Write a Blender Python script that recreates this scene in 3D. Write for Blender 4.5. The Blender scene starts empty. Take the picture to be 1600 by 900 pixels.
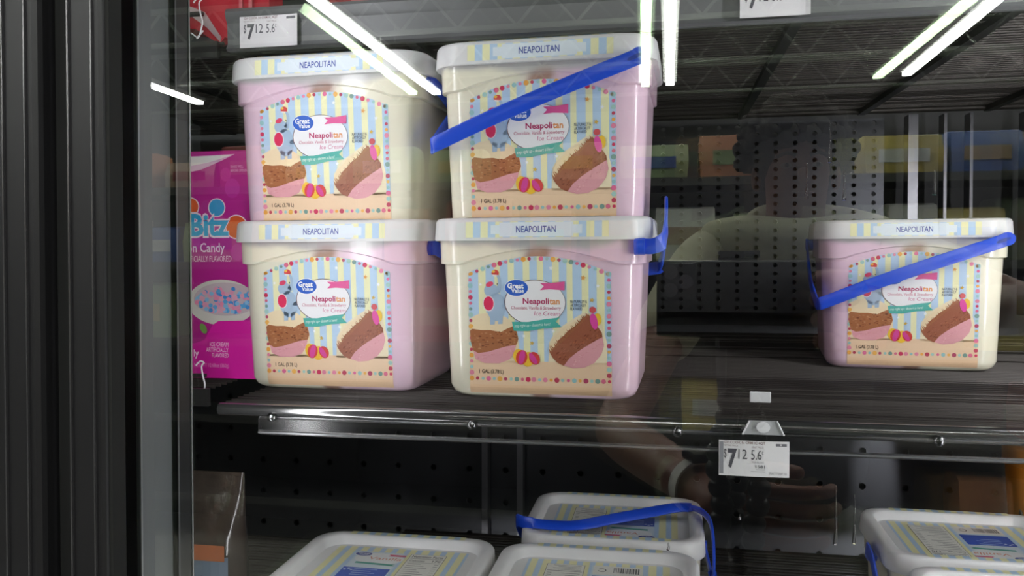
import bpy, bmesh, math, random
from mathutils import Vector, Matrix
R = math.radians
random.seed(7)
S = bpy.context.scene
COL = S.collection
ZC = 1.45                      # height of the lens above the shop floor

# ------------------------------------------------------------------ camera
cam = bpy.data.cameras.new('camera'); camo = bpy.data.objects.new('camera', cam); COL.objects.link(camo)
cam.lens = 29.25; cam.sensor_width = 36; cam.clip_start = 0.01; cam.clip_end = 60
camo.location = (0, 0, ZC); camo.rotation_euler = (R(90-1.1), 0, R(10.7))
S.camera = camo
# ------------------------------------------------------------------ world, exposure
w = bpy.data.worlds.new('shop_air'); S.world = w; w.use_nodes = True
w.node_tree.nodes['Background'].inputs[0].default_value = (0.9, 1.0, 0.95, 1)
w.node_tree.nodes['Background'].inputs[1].default_value = 0.05
S.view_settings.view_transform = 'Standard'; S.view_settings.look = 'None'
S.view_settings.gamma = 1; S.view_settings.use_curve_mapping = False
S.view_settings.exposure = 0.52
LED_POWER = .80                # each LED strip on the freezer mullions (W)
TUBE = 38.0                    # radiance of the shop's ceiling strip lights

# ------------------------------------------------------------------ helpers
def hexc(h):
    h = h.lstrip('#'); o = []
    for i in (0, 2, 4):
        c = int(h[i:i+2], 16)/255
        o.append(c/12.92 if c <= .04045 else ((c+.055)/1.055)**2.4)
    return (*o, 1)

MATS = {}
def mat(name, col='#888888', rough=.5, metal=0, spec=.5, noise=0, nscale=60, bump=0, trans=0, emit=None, estr=0, sss=0, coat=0):
    if name in MATS: return MATS[name]
    m = bpy.data.materials.new(name); m.use_nodes = True; MATS[name] = m
    nt = m.node_tree; b = nt.nodes['Principled BSDF']
    c = hexc(col) if isinstance(col, str) else col
    b.inputs['Base Color'].default_value = c
    b.inputs['Roughness'].default_value = rough; b.inputs['Metallic'].default_value = metal
    b.inputs['Specular IOR Level'].default_value = spec
    b.inputs['Transmission Weight'].default_value = trans
    b.inputs['Coat Weight'].default_value = coat
    if sss:
        b.inputs['Subsurface Weight'].default_value = sss
        b.inputs['Subsurface Radius'].default_value = (.012, .010, .010); b.inputs['Subsurface Scale'].default_value = 1
    if emit:
        b.inputs['Emission Color'].default_value = hexc(emit); b.inputs['Emission Strength'].default_value = estr
    if noise or bump:
        tc = nt.nodes.new('ShaderNodeTexCoord'); n = nt.nodes.new('ShaderNodeTexNoise')
        n.inputs['Scale'].default_value = nscale; n.inputs['Detail'].default_value = 4
        nt.links.new(tc.outputs['Object'], n.inputs['Vector'])
        if noise:
            mx = nt.nodes.new('ShaderNodeMix'); mx.data_type = 'RGBA'
            mx.inputs[6].default_value = tuple(x*(1-noise) for x in c[:3])+(1,)
            mx.inputs[7].default_value = tuple(min(1, x*(1+noise)) for x in c[:3])+(1,)
            nt.links.new(n.outputs['Fac'], mx.inputs[0]); nt.links.new(mx.outputs[2], b.inputs['Base Color'])
        if bump:
            bp = nt.nodes.new('ShaderNodeBump'); bp.inputs['Strength'].default_value = bump; bp.inputs['Distance'].default_value = .002
            nt.links.new(n.outputs['Fac'], bp.inputs['Height']); nt.links.new(bp.outputs[0], b.inputs['Normal'])
    return m

def print_mat():
    m = mat('printed_film', '#ffffff', .42, spec=.4)
    nt = m.node_tree
    if not any(n.type == 'ATTRIBUTE' for n in nt.nodes):
        a = nt.nodes.new('ShaderNodeAttribute'); a.attribute_name = 'ink'
        nt.links.new(a.outputs['Color'], nt.nodes['Principled BSDF'].inputs['Base Color'])
    return m

def clear_mat(name, tint, refl, rough=.03, absorb=0.0):
    """sheet of clear material: passes light straight on, mirrors a Fresnel share"""
    if name in MATS: return MATS[name]
    m = bpy.data.materials.new(name); m.use_nodes = True; MATS[name] = m
    nt = m.node_tree; nt.nodes.remove(nt.nodes['Principled BSDF'])
    out = nt.nodes['Material Output']
    t = nt.nodes.new('ShaderNodeBsdfTransparent'); k = 1-absorb
    t.inputs[0].default_value = (k, k, k, 1)
    g = nt.nodes.new('ShaderNodeBsdfGlossy'); g.inputs['Roughness'].default_value = rough; g.inputs['Color'].default_value = hexc(tint)
    f = nt.nodes.new('ShaderNodeFresnel'); f.inputs['IOR'].default_value = refl
    mx = nt.nodes.new('ShaderNodeMixShader')
    nt.links.new(f.outputs[0], mx.inputs[0]); nt.links.new(t.outputs[0], mx.inputs[1]); nt.links.new(g.outputs[0], mx.inputs[2])
    nt.links.new(mx.outputs[0], out.inputs[0])
    return m

def tag(o, label=None, cat=None, group=None, kind=None):
    if label: o['label'] = label
    if cat: o['category'] = cat
    if group: o['group'] = group
    if kind: o['kind'] = kind
    return o

def link(name, me, m=None, parent=None, loc=None, rot=None):
    o = bpy.data.objects.new(name, me); COL.objects.link(o)
    if m is not None and me is not None and not me.materials: me.materials.append(m)
    if parent: o.parent = parent
    if loc: o.location = loc
    if rot: o.rotation_euler = rot
    return o

def empty(name, loc=(0, 0, 0), rot=(0, 0, 0)):
    o = bpy.data.objects.new(name, None); COL.objects.link(o); o.location = loc; o.rotation_euler = rot
    o.empty_display_size = .02
    return o

def smooth(me, ang=40):
    for p in me.polygons: p.use_smooth = True
    try: me.set_sharp_from_angle(angle=R(ang))
    except Exception: pass
    return me

class B:
    """collects geometry, becomes one mesh"""
    def __init__(s): s.v = []; s.f = []
    def add(s, vs, fs):
        o = len(s.v); s.v += [tuple(v) for v in vs]; s.f += [tuple(i+o for i in f) for f in fs]; return s
    def box(s, a, b):
        x0, y0, z0 = a; x1, y1, z1 = b
        return s.add([(x0,y0,z0),(x1,y0,z0),(x1,y1,z0),(x0,y1,z0),(x0,y0,z1),(x1,y0,z1),(x1,y1,z1),(x0,y1,z1)],
                     [(3,2,1,0),(4,5,6,7),(0,1,5,4),(1,2,6,5),(2,3,7,6),(3,0,4,7)])
    def tube(s, pts, r, n=8, cap=True):
        pts = [Vector(p) for p in pts]; rs = r if isinstance(r, (list, tuple)) else [r]*len(pts)
        o = len(s.v); up = None
        for i, p in enumerate(pts):
            t = (pts[min(i+1, len(pts)-1)]-pts[max(i-1, 0)]).normalized()
            if up is None: up = t.orthogonal().normalized()
            up = (up-t*up.dot(t)).normalized(); q = t.cross(up)
            for k in range(n):
                a = 2*math.pi*k/n; s.v.append(tuple(p+(up*math.cos(a)+q*math.sin(a))*rs[i]))
        for i in range(len(pts)-1):
            for k in range(n):
                s.f.append((o+i*n+k, o+i*n+(k+1) % n, o+(i+1)*n+(k+1) % n, o+(i+1)*n+k))
        if cap:
            s.f.append(tuple(o+k for k in reversed(range(n)))); e = o+(len(pts)-1)*n
            s.f.append(tuple(e+k for k in range(n)))
        return s
    def strap(s, pts, wd, hw, ht):
        """flat strap: path pts, width directions wd, half width, half thickness"""
        pts = [Vector(p) for p in pts]; o = len(s.v); n = 8
        for i, p in enumerate(pts):
            t = (pts[min(i+1, len(pts)-1)]-pts[max(i-1, 0)]).normalized()
            u = Vector(wd[i]); u = (u-t*u.dot(t)).normalized(); q = t.cross(u)
            for (a, c) in ((1,.45),(.85,1),(-.85,1),(-1,.45),(-1,-.45),(-.85,-1),(.85,-1),(1,-.45)):
                s.v.append(tuple(p+u*a*hw+q*c*ht))
        for i in range(len(pts)-1):
            for k in range(n):
                s.f.append((o+i*n+k, o+i*n+(k+1) % n, o+(i+1)*n+(k+1) % n, o+(i+1)*n+k))
        s.f.append(tuple(o+k for k in reversed(range(n)))); e = o+(len(pts)-1)*n
        s.f.append(tuple(e+k for k in range(n)))
        return s
    def loft(s, rings, cap0=True, cap1=True, closed=True):
        o = len(s.v); n = len(rings[0])
        for r in rings: s.v += [tuple(p) for p in r]
        for i in range(len(rings)-1):
            for k in range(n):
                s.f.append((o+i*n+k, o+i*n+(k+1) % n, o+(i+1)*n+(k+1) % n, o+(i+1)*n+k))
        if cap0: s.f.append(tuple(o+k for k in reversed(range(n))))
        if cap1: s.f.append(tuple(o+(len(rings)-1)*n+k for k in range(n)))
        return s
    def lathe(s, prof, n=24, c=(0,0,0)):
        return s.loft([[(c[0]+r*math.cos(2*math.pi*k/n), c[1]+r*math.sin(2*math.pi*k/n), c[2]+z) for k in range(n)] for r, z in prof])
    def ball(s, c, r, n=8, m=6, sc=(1,1,1)):
        rings = []
        for i in range(1, m):
            a = math.pi*i/m
            rings.append([(c[0]+sc[0]*r*math.sin(a)*math.cos(2*math.pi*k/n), c[1]+sc[1]*r*math.sin(a)*math.sin(2*math.pi*k/n), c[2]-sc[2]*r*math.cos(a)) for k in range(n)])
        return s.loft(rings)
    def mesh(s, name, sm=None):
        me = bpy.data.meshes.new(name); me.from_pydata(s.v, [], s.f); me.update()
        bm = bmesh.new(); bm.from_mesh(me); bmesh.ops.recalc_face_normals(bm, faces=bm.faces); bm.to_mesh(me); bm.free()
        if sm: smooth(me, sm)
        return me
    def obj(s, name, m, parent=None, sm=None, loc=None, rot=None):
        return link(name, s.mesh(name, sm), m, parent, loc, rot)

def bevel(o, wd, seg=2):
    md = o.modifiers.new('bevel', 'BEVEL'); md.width = wd; md.segments = seg; md.limit_method = 'ANGLE'
    return o

def catmull(pts, n=6):
    P = [Vector(p) for p in pts]; out = []
    for i in range(len(P)-1):
        a, b, c, d = P[max(i-1, 0)], P[i], P[i+1], P[min(i+2, len(P)-1)]
        for k in range(n):
            t = k/n
            out.append(.5*((2*b)+(c-a)*t+(2*a-5*b+4*c-d)*t*t+(3*b-a-3*c+d)*t**3))
    out.append(P[-1]); return out

# ---- printing: flat coloured shapes laid on a surface
TXT = {}
def text_polys(st, bold=0, shear=0):
    k = (st, bold, shear)
    if k not in TXT:
        cu = bpy.data.curves.new('t', 'FONT'); cu.body = st; cu.resolution_u = 2; cu.offset = bold; cu.shear = shear; cu.fill_mode = 'FRONT'
        o = bpy.data.objects.new('t', cu); COL.objects.link(o)
        me = o.to_mesh()
        vs = [(v.co.x, v.co.y) for v in me.vertices]; fs = [tuple(p.vertices) for p in me.polygons]
        o.to_mesh_clear(); bpy.data.objects.remove(o); bpy.data.curves.remove(cu)
        x0 = min(v[0] for v in vs); x1 = max(v[0] for v in vs); y0 = min(v[1] for v in vs); y1 = max(v[1] for v in vs)
        TXT[k] = ([((x-x0)/(x1-x0), (y-y0)/(y1-y0)) for x, y in vs], fs)
    return TXT[k]

class Print:
    def __init__(s, fn): s.fn = fn; s.v = []; s.f = []; s.c = []
    def poly(s, pts, col, layer=0):
        c = hexc(col) if isinstance(col, str) else col
        a = sum(pts[i][0]*pts[(i+1) % len(pts)][1]-pts[(i+1) % len(pts)][0]*pts[i][1] for i in range(len(pts)))
        o = len(s.v); s.v += [s.fn(u, v, layer) for u, v in pts]
        idx = list(range(o, o+len(pts)))
        s.f.append(idx); s.c.append(c); return s
    def rect(s, x0, y0, x1, y1, col, layer=0): return s.poly([(x0,y0),(x1,y0),(x1,y1),(x0,y1)], col, layer)
    def ell(s, x, y, rx, ry, col, layer=0, n=20, rot=0):
        c, d = math.cos(rot), math.sin(rot)
        return s.poly([(x+rx*math.cos(a)*c-ry*math.sin(a)*d, y+rx*math.cos(a)*d+ry*math.sin(a)*c) for a in [2*math.pi*k/n for k in range(n)]], col, layer)
    def ring(s, x, y, rx, ry, wd, col, layer=0, a0=0, a1=360, n=36):
        A = [R(a0+(a1-a0)*k/n) for k in range(n+1)]
        for p, q in zip(A, A[1:]):
            s.poly([(x+rx*math.cos(p), y+ry*math.sin(p)), (x+rx*math.cos(q), y+ry*math.sin(q)),
                    (x+(rx-wd)*math.cos(q), y+(ry-wd)*math.sin(q)), (x+(rx-wd)*math.cos(p), y+(ry-wd)*math.sin(p))], col, layer)
    def star(s, x, y, r, col, layer=0):
        return s.poly([(x+(r if k % 2 == 0 else r*.42)*math.sin(math.pi*k/5+.2), y+(r if k % 2 == 0 else r*.42)*math.cos(math.pi*k/5+.2)) for k in range(10)], col, layer)
    def text(s, st, x0, y0, x1, y1, col, layer=0, bold=0, shear=0, slope=0):
        """lettering filling the box x0..x1, y0 (foot)..y1 (top)"""
        vs, fs = text_polys(st, bold, shear); c = hexc(col); o = len(s.v)
        s.v += [s.fn(x0+(x1-x0)*u, y0+(y1-y0)*v+slope*(x1-x0)*u, layer) for u, v in vs]
        for f in fs: s.f.append([i+o for i in f]); s.c.append(c)
        return s
    def mesh(s, name, facing):
        me = bpy.data.meshes.new(name); me.from_pydata(s.v, [], s.f); me.update()
        F = Vector(facing)
        bm = bmesh.new(); bm.from_mesh(me); bm.faces.ensure_lookup_table()
        for f in bm.faces:
            f.normal_update()
            if f.normal.dot(F) < 0: f.normal_flip()
        bm.to_mesh(me); bm.free()
        at = me.color_attributes.new('ink', 'FLOAT_COLOR', 'CORNER')
        for p, c in zip(me.polygons, s.c):
            for li in p.loop_indices: at.data[li].color = c
        me.materials.append(print_mat())
        return me

def img(x0, y0, s):       # print units counted in picture rows (y down)
    return lambda x, y: ((x-x0)*s, (y0-y)*s)

# ------------------------------------------------------------------ materials
M_black = mat('black_anodised', '#2b2a2d', .38, metal=.55, noise=.12, nscale=8)
M_gap = mat('black_rubber', '#050507', .8)
M_greyp = mat('grey_mullion', '#707276', .45, metal=0, noise=.06, nscale=5)
M_edge = mat('pale_edge_strip', '#a9abac', .3, metal=.5)
M_wire = mat('shelf_wire', '#3d3836', .45, metal=.5)
M_deckd = mat('shelf_dark', '#2a2929', .5, metal=.3, noise=.1, nscale=20)
M_fascia = mat('grey_fascia', '#6f7072', .42, metal=.15, noise=.06, nscale=12)
M_rail = mat('chrome_rail', '#8b8b8b', .18, metal=.9)
M_panel = mat('dark_steel_panel', '#46474b', .34, metal=.92, noise=.08, nscale=6)
M_white = mat('white_plastic', '#e6e5ea', .4)
M_lid = mat('frosted_lid', '#e3e2e4', .33, sss=.25, noise=.03, nscale=40)
M_collar = mat('frosted_collar', '#dcdad9', .33, sss=.25)
M_blue = mat('blue_handle', '#1f4fd8', .3, sss=.05)
M_clear = clear_mat('clear_plastic', '#ffffff', 1.4, .25, .10)
M_glass = clear_mat('door_glass', '#ffffff', 2.1, 0.0, .02)
M_glass2 = clear_mat('door_glass_coated', '#d2f2c4', 1.55, .012, .02)
# ------------------------------------------------------------------ the setting
def struct(o): o['kind'] = 'structure'; return o
floor = struct(B().box((-9, -14, -.05), (9, 2.2, 0)).obj('floor', mat('shop_floor', '#8d8a84', .3, noise=.08, nscale=3)))
ceil = struct(B().box((-9, -14, 4.3), (9, 2.2, 4.4)).obj('ceiling', mat('shop_ceiling', '#4b504b', .8, noise=.1, nscale=2)))
struct(B().box((-9, -14.1, 0), (9, -14, 4.4)).obj('wall_far', mat('shop_wall', '#6f6c66', .8)))
struct(B().box((-1.7, 1.66, 0), (1.7, 1.72, 2.5)).obj('wall_back', mat('freezer_shell', '#1c1c1f', .6)))
struct(B().box((-1.76, .46, 0), (-1.7, 1.72, 2.5)).obj('wall_left', MATS['freezer_shell']))
struct(B().box((1.7, .46, 0), (1.76, 1.72, 2.5)).obj('wall_right', MATS['freezer_shell']))
struct(B().box((-1.76, .40, 2.3), (1.76, 1.72, 2.5)).obj('trim_1', MATS['freezer_shell']))
struct(B().box((-1.76, .40, 0), (1.76, 1.72, .35)).obj('trim_2', MATS['freezer_shell']))

# back panels, punched with real holes
def punched(name, x0, z0, nx, nz, px, pz, r, y, parent):
    b = B(); n = 12
    for i in range(nx):
        for j in range(nz):
            cx, cz = x0+(i+.5)*px, z0+(j+.5)*pz; out = []; inn = []; deep = []
            for k in range(n):
                a = 2*math.pi*k/n+math.pi/12; c, d = math.cos(a), math.sin(a); m = max(abs(c), abs(d))
                out.append((cx+c/m*px/2, y, cz+d/m*pz/2)); inn.append((cx+r*c, y, cz+r*d)); deep.append((cx+r*c, y+.006, cz+r*d))
            # corners kept square
            b.loft([out, inn, deep], False, False)
            for sx, sz in ((1,1),(-1,1),(-1,-1),(1,-1)):
                cor = (cx+sx*px/2, y, cz+sz*pz/2)
                near = sorted(range(n), key=lambda k: (out[k][0]-cor[0])**2+(out[k][2]-cor[2])**2)[:2]
                b.add([out[near[0]], out[near[1]], cor], [(0, 1, 2)])
    me = b.mesh(name); 
    F = bmesh.new(); F.from_mesh(me); bmesh.ops.remove_doubles(F, verts=F.verts, dist=1e-5); bmesh.ops.recalc_face_normals(F, faces=F.faces)
    F.to_mesh(me); F.free()
    return link(name, me, M_panel, parent)
backp = struct(empty('wall_panels', (0, 0, ZC)))
punched('punched_panel', -.165, -.075, 16, 22, .034, .016, .0042, 1.60, backp)
punched('punched_panel', -1.02, -.62, 22, 8, .074, .065, .0062, 1.61, backp)
B().box((-1.6, 1.615, -.07), (-.168, 1.62, .8)).obj('plain_panel', M_panel, backp)
for x, wd_ in ((.412, .016), (.470, .005), (.512, .005), (.60, .016)):
    B().box((x, 1.57, -.075), (x+wd_, 1.60, .277)).obj('upright_channel', mat('steel_channel', '#77777c', .3, metal=.8), backp)
for x in (-.36, -.29):
    B().box((x, 1.585, -.62), (x+.012, 1.61, -.1)).obj('upright_channel', MATS['steel_channel'], backp)

# doors
d1 = struct(empty('door_1', (0, 0, ZC)))
zb, zt = -1.05, .83
fr = B()
bevel(B().box((-.337, .418, zb), (-.3125, .430, zt)).obj('stile', M_black, d1), .003)
B().box((-.3128, .4205, zb), (-.3105, .432, zt)).obj('gasket', M_gap, d1)
B().box((-.3345, .4165, zb), (-.3335, .419, zt)).obj('groove_bead', mat('bead_metal', '#6a686c', .25, metal=.8), d1)
B().box((-.3195, .4165, zb), (-.3187, .419, zt)).obj('groove_bead', MATS['bead_metal'], d1)
bevel(B().box((.78, .418, zb), (.82, .448, zt)).obj('stile', M_black, d1), .004)
bevel(B().box((-.3125, .418, zt-.05), (.78, .448, zt)).obj('top_rail', M_black, d1), .004)
bevel(B().box((-.3125, .418, zb), (.78, .448, zb+.05)).obj('bottom_rail', M_black, d1), .004)
B().add([(-.323,.44,zb+.05),(.78,.44,zb+.05),(.78,.44,zt-.05),(-.323,.44,zt-.05)], [(0,1,2,3)]).obj('outer_pane', M_glass, d1)
# inner sheet bowed: stands 0.85 degree off the outer one
a2 = math.tan(R(.85))
B().add([(-.312,.447,zb+.05),(.78,.447+1.092*a2,zb+.05),(.78,.447+1.092*a2,zt-.05),(-.312,.447,zt-.05)], [(0,1,2,3)]).obj('inner_pane', M_glass2, d1)
d2 = struct(empty('door_2', (0, 0, ZC)))
bevel(B().box((-.405, .418, zb), (-.354, .448, zt)).obj('stile', M_black, d2), .004)
B().box((-.3625, .4165, zb), (-.3617, .419, zt)).obj('groove_bead', MATS['bead_metal'], d2)
B().box((-.3770, .4165, zb), (-.3762, .419, zt)).obj('groove_bead', MATS['bead_metal'], d2)
bevel(B().box((-.44, .345, -.36), (-.376, .415, -.19)).obj('door_handle', mat('handle_black', '#121114', .35), d2), .015, 3)
B().add([(-1.5,.44,zb+.05),(-.405,.44,zb+.05),(-.405,.44,zt-.05),(-1.5,.44,zt-.05)], [(0,1,2,3)]).obj('outer_pane', M_glass, d2)
bevel(B().box((-1.54, .395, zb), (-1.5, .455, zt)).obj('stile', M_black, d2), .004)
t3 = struct(empty('trim_3', (0, 0, ZC)))     # mullion between the two doors
B().box((-.354, .432, zb), (-.337, .46, zt)).obj('gap_seal', M_gap, t3)
B().box((-.46, .462, zb), (-.352, .475, zt)).obj('mullion_post', M_black, t3)
B().box((-.45, .475, zb), (-.402, .60, zt)).obj('mullion_web', mat('mullion_dark', '#4a494b', .4, metal=.3), t3)
def slab(x0, y0, x1, y1, th, nm, m):       # upright slab standing on the line (x0,y0)-(x1,y1)
    d = Vector((x1-x0, y1-y0)).normalized(); n = Vector((-d.y, d.x))*th
    B().loft([[(x0, y0, z), (x1, y1, z), (x1+n.x, y1+n.y, z), (x0+n.x, y0+n.y, z)] for z in (zb, zt)]).obj(nm, m, t3)
slab(-.3795, .545, -.3845, .602, .003, 'lamp_cover', M_greyp)
slab(-.3788, .5905, -.3790, .5920, .004, 'cover_groove', M_gap)
slab(-.3845, .602, -.3870, .622, .003, 'dark_strip', mat('strip_dark', '#232325', .5))  # narrow dark strip between the grey cover and its pale edge
slab(-.3795, .5435, -.3782, .5435, .002, 'edge_strip', M_edge)
slab(-.3880, .6225, -.3864, .6225, .002, 'edge_strip', M_edge)

# LED strips behind the mullions
def led(x, y, aim, label, k=1):
    t = tag(empty('led_strip', (x, y, ZC-.1)), label, 'lamp', 'freezer door lamps')
    t.rotation_euler = (0, 0, aim)
    B().box((-.011, -.006, -.9), (.011, 0, .9)).obj('housing', mat('led_housing', '#c9c9cb', .4), t)
    B().box((-.007, .0, -.88), (.007, .003, .88)).obj('diffuser', mat('led_diffuser', '#ffffff', .5, emit='#f6f8ff', estr=3), t)
    L = bpy.data.lights.new('led_light', 'AREA'); L.shape = 'RECTANGLE'; L.size = .03; L.size_y = 1.7; L.energy = LED_POWER*4*k; L.color = (.97, .98, 1)
    o = bpy.data.objects.new('led_light', L); COL.objects.link(o); o.parent = t; o.location = (0, .006, 0); o.rotation_euler = (R(90), 0, 0)
    return t
led(-.420, .650, R(-38), 'white LED strip behind the grey mullion cover beside the pink box', .5)
led(.66, .575, R(38), 'white LED strip behind the door jamb right of the lone pail', 2.1)

# ------------------------------------------------------------------ shelves
TILT = R(2)
def deckz(z84, Y): return z84+(Y-.84)*math.tan(TILT)
def wire_shelf(label, x0, x1, yf, zf, depth, pitch=.0125):
    """zf: height of the deck top at its front edge yf"""
    t = tag(empty('wire_shelf', (0, yf, ZC+zf), (TILT, 0, 0)), label, 'shelf', 'wire freezer shelves')
    b = B(); n = int(depth/pitch)
    for i in range(1, n):
        b.tube([(x0, i*pitch, -.0021), (x1, i*pitch, -.0021)], .0021, 6)
    o = b.obj('deck_wires', M_wire, t, 60); o['kind'] = 'stuff'
    x = x0+.012
    while x < x1:
        B().box((x-.006, .004, -.013), (x+.006, depth, -.0045)).obj('cross_bar', M_deckd, t); x += .205
    B().tube([(x0, depth-.006, -.006), (x1, depth-.006, -.006)], .006, 8).obj('back_rail', M_wire, t, 60)
    return t
MID_Z = -.1330
mid = wire_shelf('middle wire shelf carrying five pails with clear tag channel', -.455, .95, .785, deckz(MID_Z, .785), .76)
B().tube([(-.455, 0, -.006), (.95, 0, -.006)], .0062, 12).obj('front_rail', M_rail, mid, 60)
B().tube([(-.452, .018, -.009), (.95, .018, -.009)], .004, 8).obj('front_rail', M_wire, mid, 60)
b = B(); prof = [(-.002,-.012),(-.005,-.014),(-.005,-.026),(-.001,-.031),(.003,-.031),(.0035,-.029),(-.0005,-.029),(-.0035,-.0255),(-.0035,-.0145),(-.001,-.0135)]
b.loft([[(x, y, z) for y, z in prof] for x in (-.41, .95)])
b.obj('tag_channel', M_clear, mid)
B().box((-.41, -.0066, -.0285), (.95, -.005, -.0268)).obj('channel_lip', mat('pale_lip', '#77787a', .25, metal=.3), mid)
for x in (-.395, -.187, .008, .232):
    bb = B().ball((x, -.005, -.012), .0052, 12, 8).obj('channel_clip', clear_mat('clip_clear', '#ffffff', 2.2, .05, .25), mid, 60)
    B().ball((x+.001, -.0085, -.0105), .0016, 8, 6).obj('stud', M_white, bb, 60)
UP_Z = .266
up = wire_shelf('upper wire shelf with grey fascia above the stacked pails', -.50, .95, .885, UP_Z, .68)
b = B(); prof = [(0,.034),(-.006,.034),(-.009,.030),(-.007,.022),(-.004,.018),(-.004,-.006),(-.008,-.011),(-.004,-.0135),(.002,-.0135),(.002,.03)]
b.loft([[(x, y, z) for y, z in prof] for x in (-.498, .95)])
b.obj('fascia', M_fascia, up, 30)
low = wire_shelf('lowest wire shelf carrying the vanilla pails', -.50, .95, .74, deckz(-.5210, .74), .80)
B().tube([(-.50, 0, -.006), (.95, 0, -.006)], .0062, 12).obj('front_rail', M_rail, low, 60)
nb = []
for zf, yf, lb in ((-.130, .86, 'dark wire shelf under the pink box beyond the mullion'), (.268, .885, 'dark wire shelf under the red bag at the top left'), (-.53, .80, 'dark wire shelf under the clear snack pouch')):
    t = wire_shelf(lb, -1.5, -.512, yf, zf, .68); nb.append(t)
    B().box((-1.5, -.003, -.022), (-.512, .003, -.002)).obj('front_edge', M_deckd, t)

# ------------------------------------------------------------------ ice cream pails
W2, D2, HT = .1155, .0945, .189
def rr(hx, hy, r, z, n=6, nx=10):
    p = []
    for cx, cy, a0, (ex, ey) in ((hx-r, hy-r, 0, (-1, 0)), (-hx+r, hy-r, 90, (0, -1)), (-hx+r, -hy+r, 180, (1, 0)), (hx-r, -hy+r, 270, (0, 1))):
        for k in range(n+1):
            a = R(a0+90*k/n); p.append((cx+r*math.cos(a), cy+r*math.sin(a), z))
        ln = 2*(hx-r) if ex else 2*(hy-r); q = p[-1]
        for k in range(1, nx): p.append((q[0]+ex*ln*k/nx, q[1]+ey*ln*k/nx, z))
    return p
def bw(z):    # body half width, half depth, corner radius at height z
    t = max(0, (z-.012)/.156); return .1005+.006*t, .0795+.0065*t, .022+.006*t
def body_mesh(name):
    b = B(); rings = []
    for z, d in ((0, .013), (.0015, .008), (.005, .0032), (.012, 0)):
        hx, hy, r = bw(z); rings.append(rr(hx-d, hy-d, max(r-d*.4, .012), z))
    for z in (.04, .08, .12, .15, .170):
        rings.append(rr(*bw(z), z))
    return b.loft(rings).mesh(name, 50)
def collar_mesh():
    b = B(); lo = []; lo2 = []; hi = []
    for x, y, _ in rr(*bw(.14), 0):
        zl = .1400
        if abs(y) > .07 and abs(x) < .08: zl += .0155*(1-(x/.08)**2)
        hx, hy, r = bw(zl)
        k = 1.0
        lo.append((x*1.002, y*1.002, zl)); lo2.append((x+math.copysign(.0034, x)*min(1, abs(x)/.06) if abs(x) > .05 else x, y+math.copysign(.0034, y)*min(1, abs(y)/.05), zl+.0012))
    for p in lo2: hi.append((p[0]*1.006, p[1]*1.006, .170))
    return b.loft([lo, lo2, hi], False, True).mesh('collar', 50)
def lid_mesh():
    b = B(); r = .034
    rings = [rr(W2-.006, D2-.006, r-.004, .1655), rr(W2-.0005, D2-.0005, r, .1655), rr(W2, D2, r, .167), rr(W2-.0012, D2-.0012, r, .1850),
             rr(W2-.003, D2-.003, r-.001, .1880), rr(W2-.006, D2-.006, r-.003, HT), rr(W2-.0135, D2-.0135, r-.008, HT), rr(W2-.0165, D2-.0165, r-.010, HT-.002), rr(W2-.019, D2-.019, r-.010, HT-.0115), rr(W2-.03, D2-.03, r-.014, HT-.0118)]
    return b.loft(rings).mesh('lid', 50)

def body_material(kind):
    nm = 'ice_cream_'+kind
    m = mat(nm, '#efe8d6', .24, sss=.2, coat=.35)
    nt = m.node_tree; bs = nt.nodes['Principled BSDF']
    tc = nt.nodes.new('ShaderNodeTexCoord'); sp = nt.nodes.new('ShaderNodeSeparateXYZ'); nt.links.new(tc.outputs['Object'], sp.inputs[0])
    nz = nt.nodes.new('ShaderNodeTexNoise'); nz.inputs['Scale'].default_value = 16; nz.inputs['Detail'].default_value = 3; nt.links.new(tc.outputs['Object'], nz.inputs['Vector'])
    def math_(op, a, b):
        n = nt.nodes.new('ShaderNodeMath'); n.operation = op
        for i, v in enumerate((a, b)):
            if isinstance(v, (int, float)): n.inputs[i].default_value = v
            else: nt.links.new(v, n.inputs[i])
        return n.outputs[0]
    wob = math_('MULTIPLY', math_('SUBTRACT', nz.outputs['Fac'], .5), .03)
    def mix(fac, a, b):
        n = nt.nodes.new('ShaderNodeMix'); n.data_type = 'RGBA'
        nt.links.new(fac, n.inputs[0])
        for i, v in ((6, a), (7, b)):
            if isinstance(v, str): n.inputs[i].default_value = hexc(v)
            else: nt.links.new(v, n.inputs[i])
        return n.outputs[2]
    def step(val, a, b):
        n = nt.nodes.new('ShaderNodeMapRange'); n.interpolation_type = 'SMOOTHSTEP'; n.inputs['From Min'].default_value = a; n.inputs['From Max'].default_value = b
        nt.links.new(val, n.inputs['Value']); return n.outputs[0]
    x = math_('ADD', sp.outputs['X'], wob); z = math_('ADD', sp.outputs['Z'], wob)
    pink, van = '#ecccdf', '#f2ecd8'
    if kind == 'pink_left': c = mix(step(x, -.03, .03), pink, van)
    elif kind == 'pink_right': c = mix(step(x, -.03, .03), van, pink)
    else: c = mix(step(x, -.03, .03), van, '#f0e9d2')
    if kind != 'vanilla':
        ax = math_('ABSOLUTE', x, 0.0)
        c = mix(step(ax, .006, .018), '#b28f82', c)
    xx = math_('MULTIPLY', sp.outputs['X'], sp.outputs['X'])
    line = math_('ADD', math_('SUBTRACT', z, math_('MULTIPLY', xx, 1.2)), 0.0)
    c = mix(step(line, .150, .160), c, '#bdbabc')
    nt.links.new(c, bs.inputs['Base Color'])
    return m
COLK = {k: body_material(k) for k in ('pink_left', 'pink_right', 'vanilla')}
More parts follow.
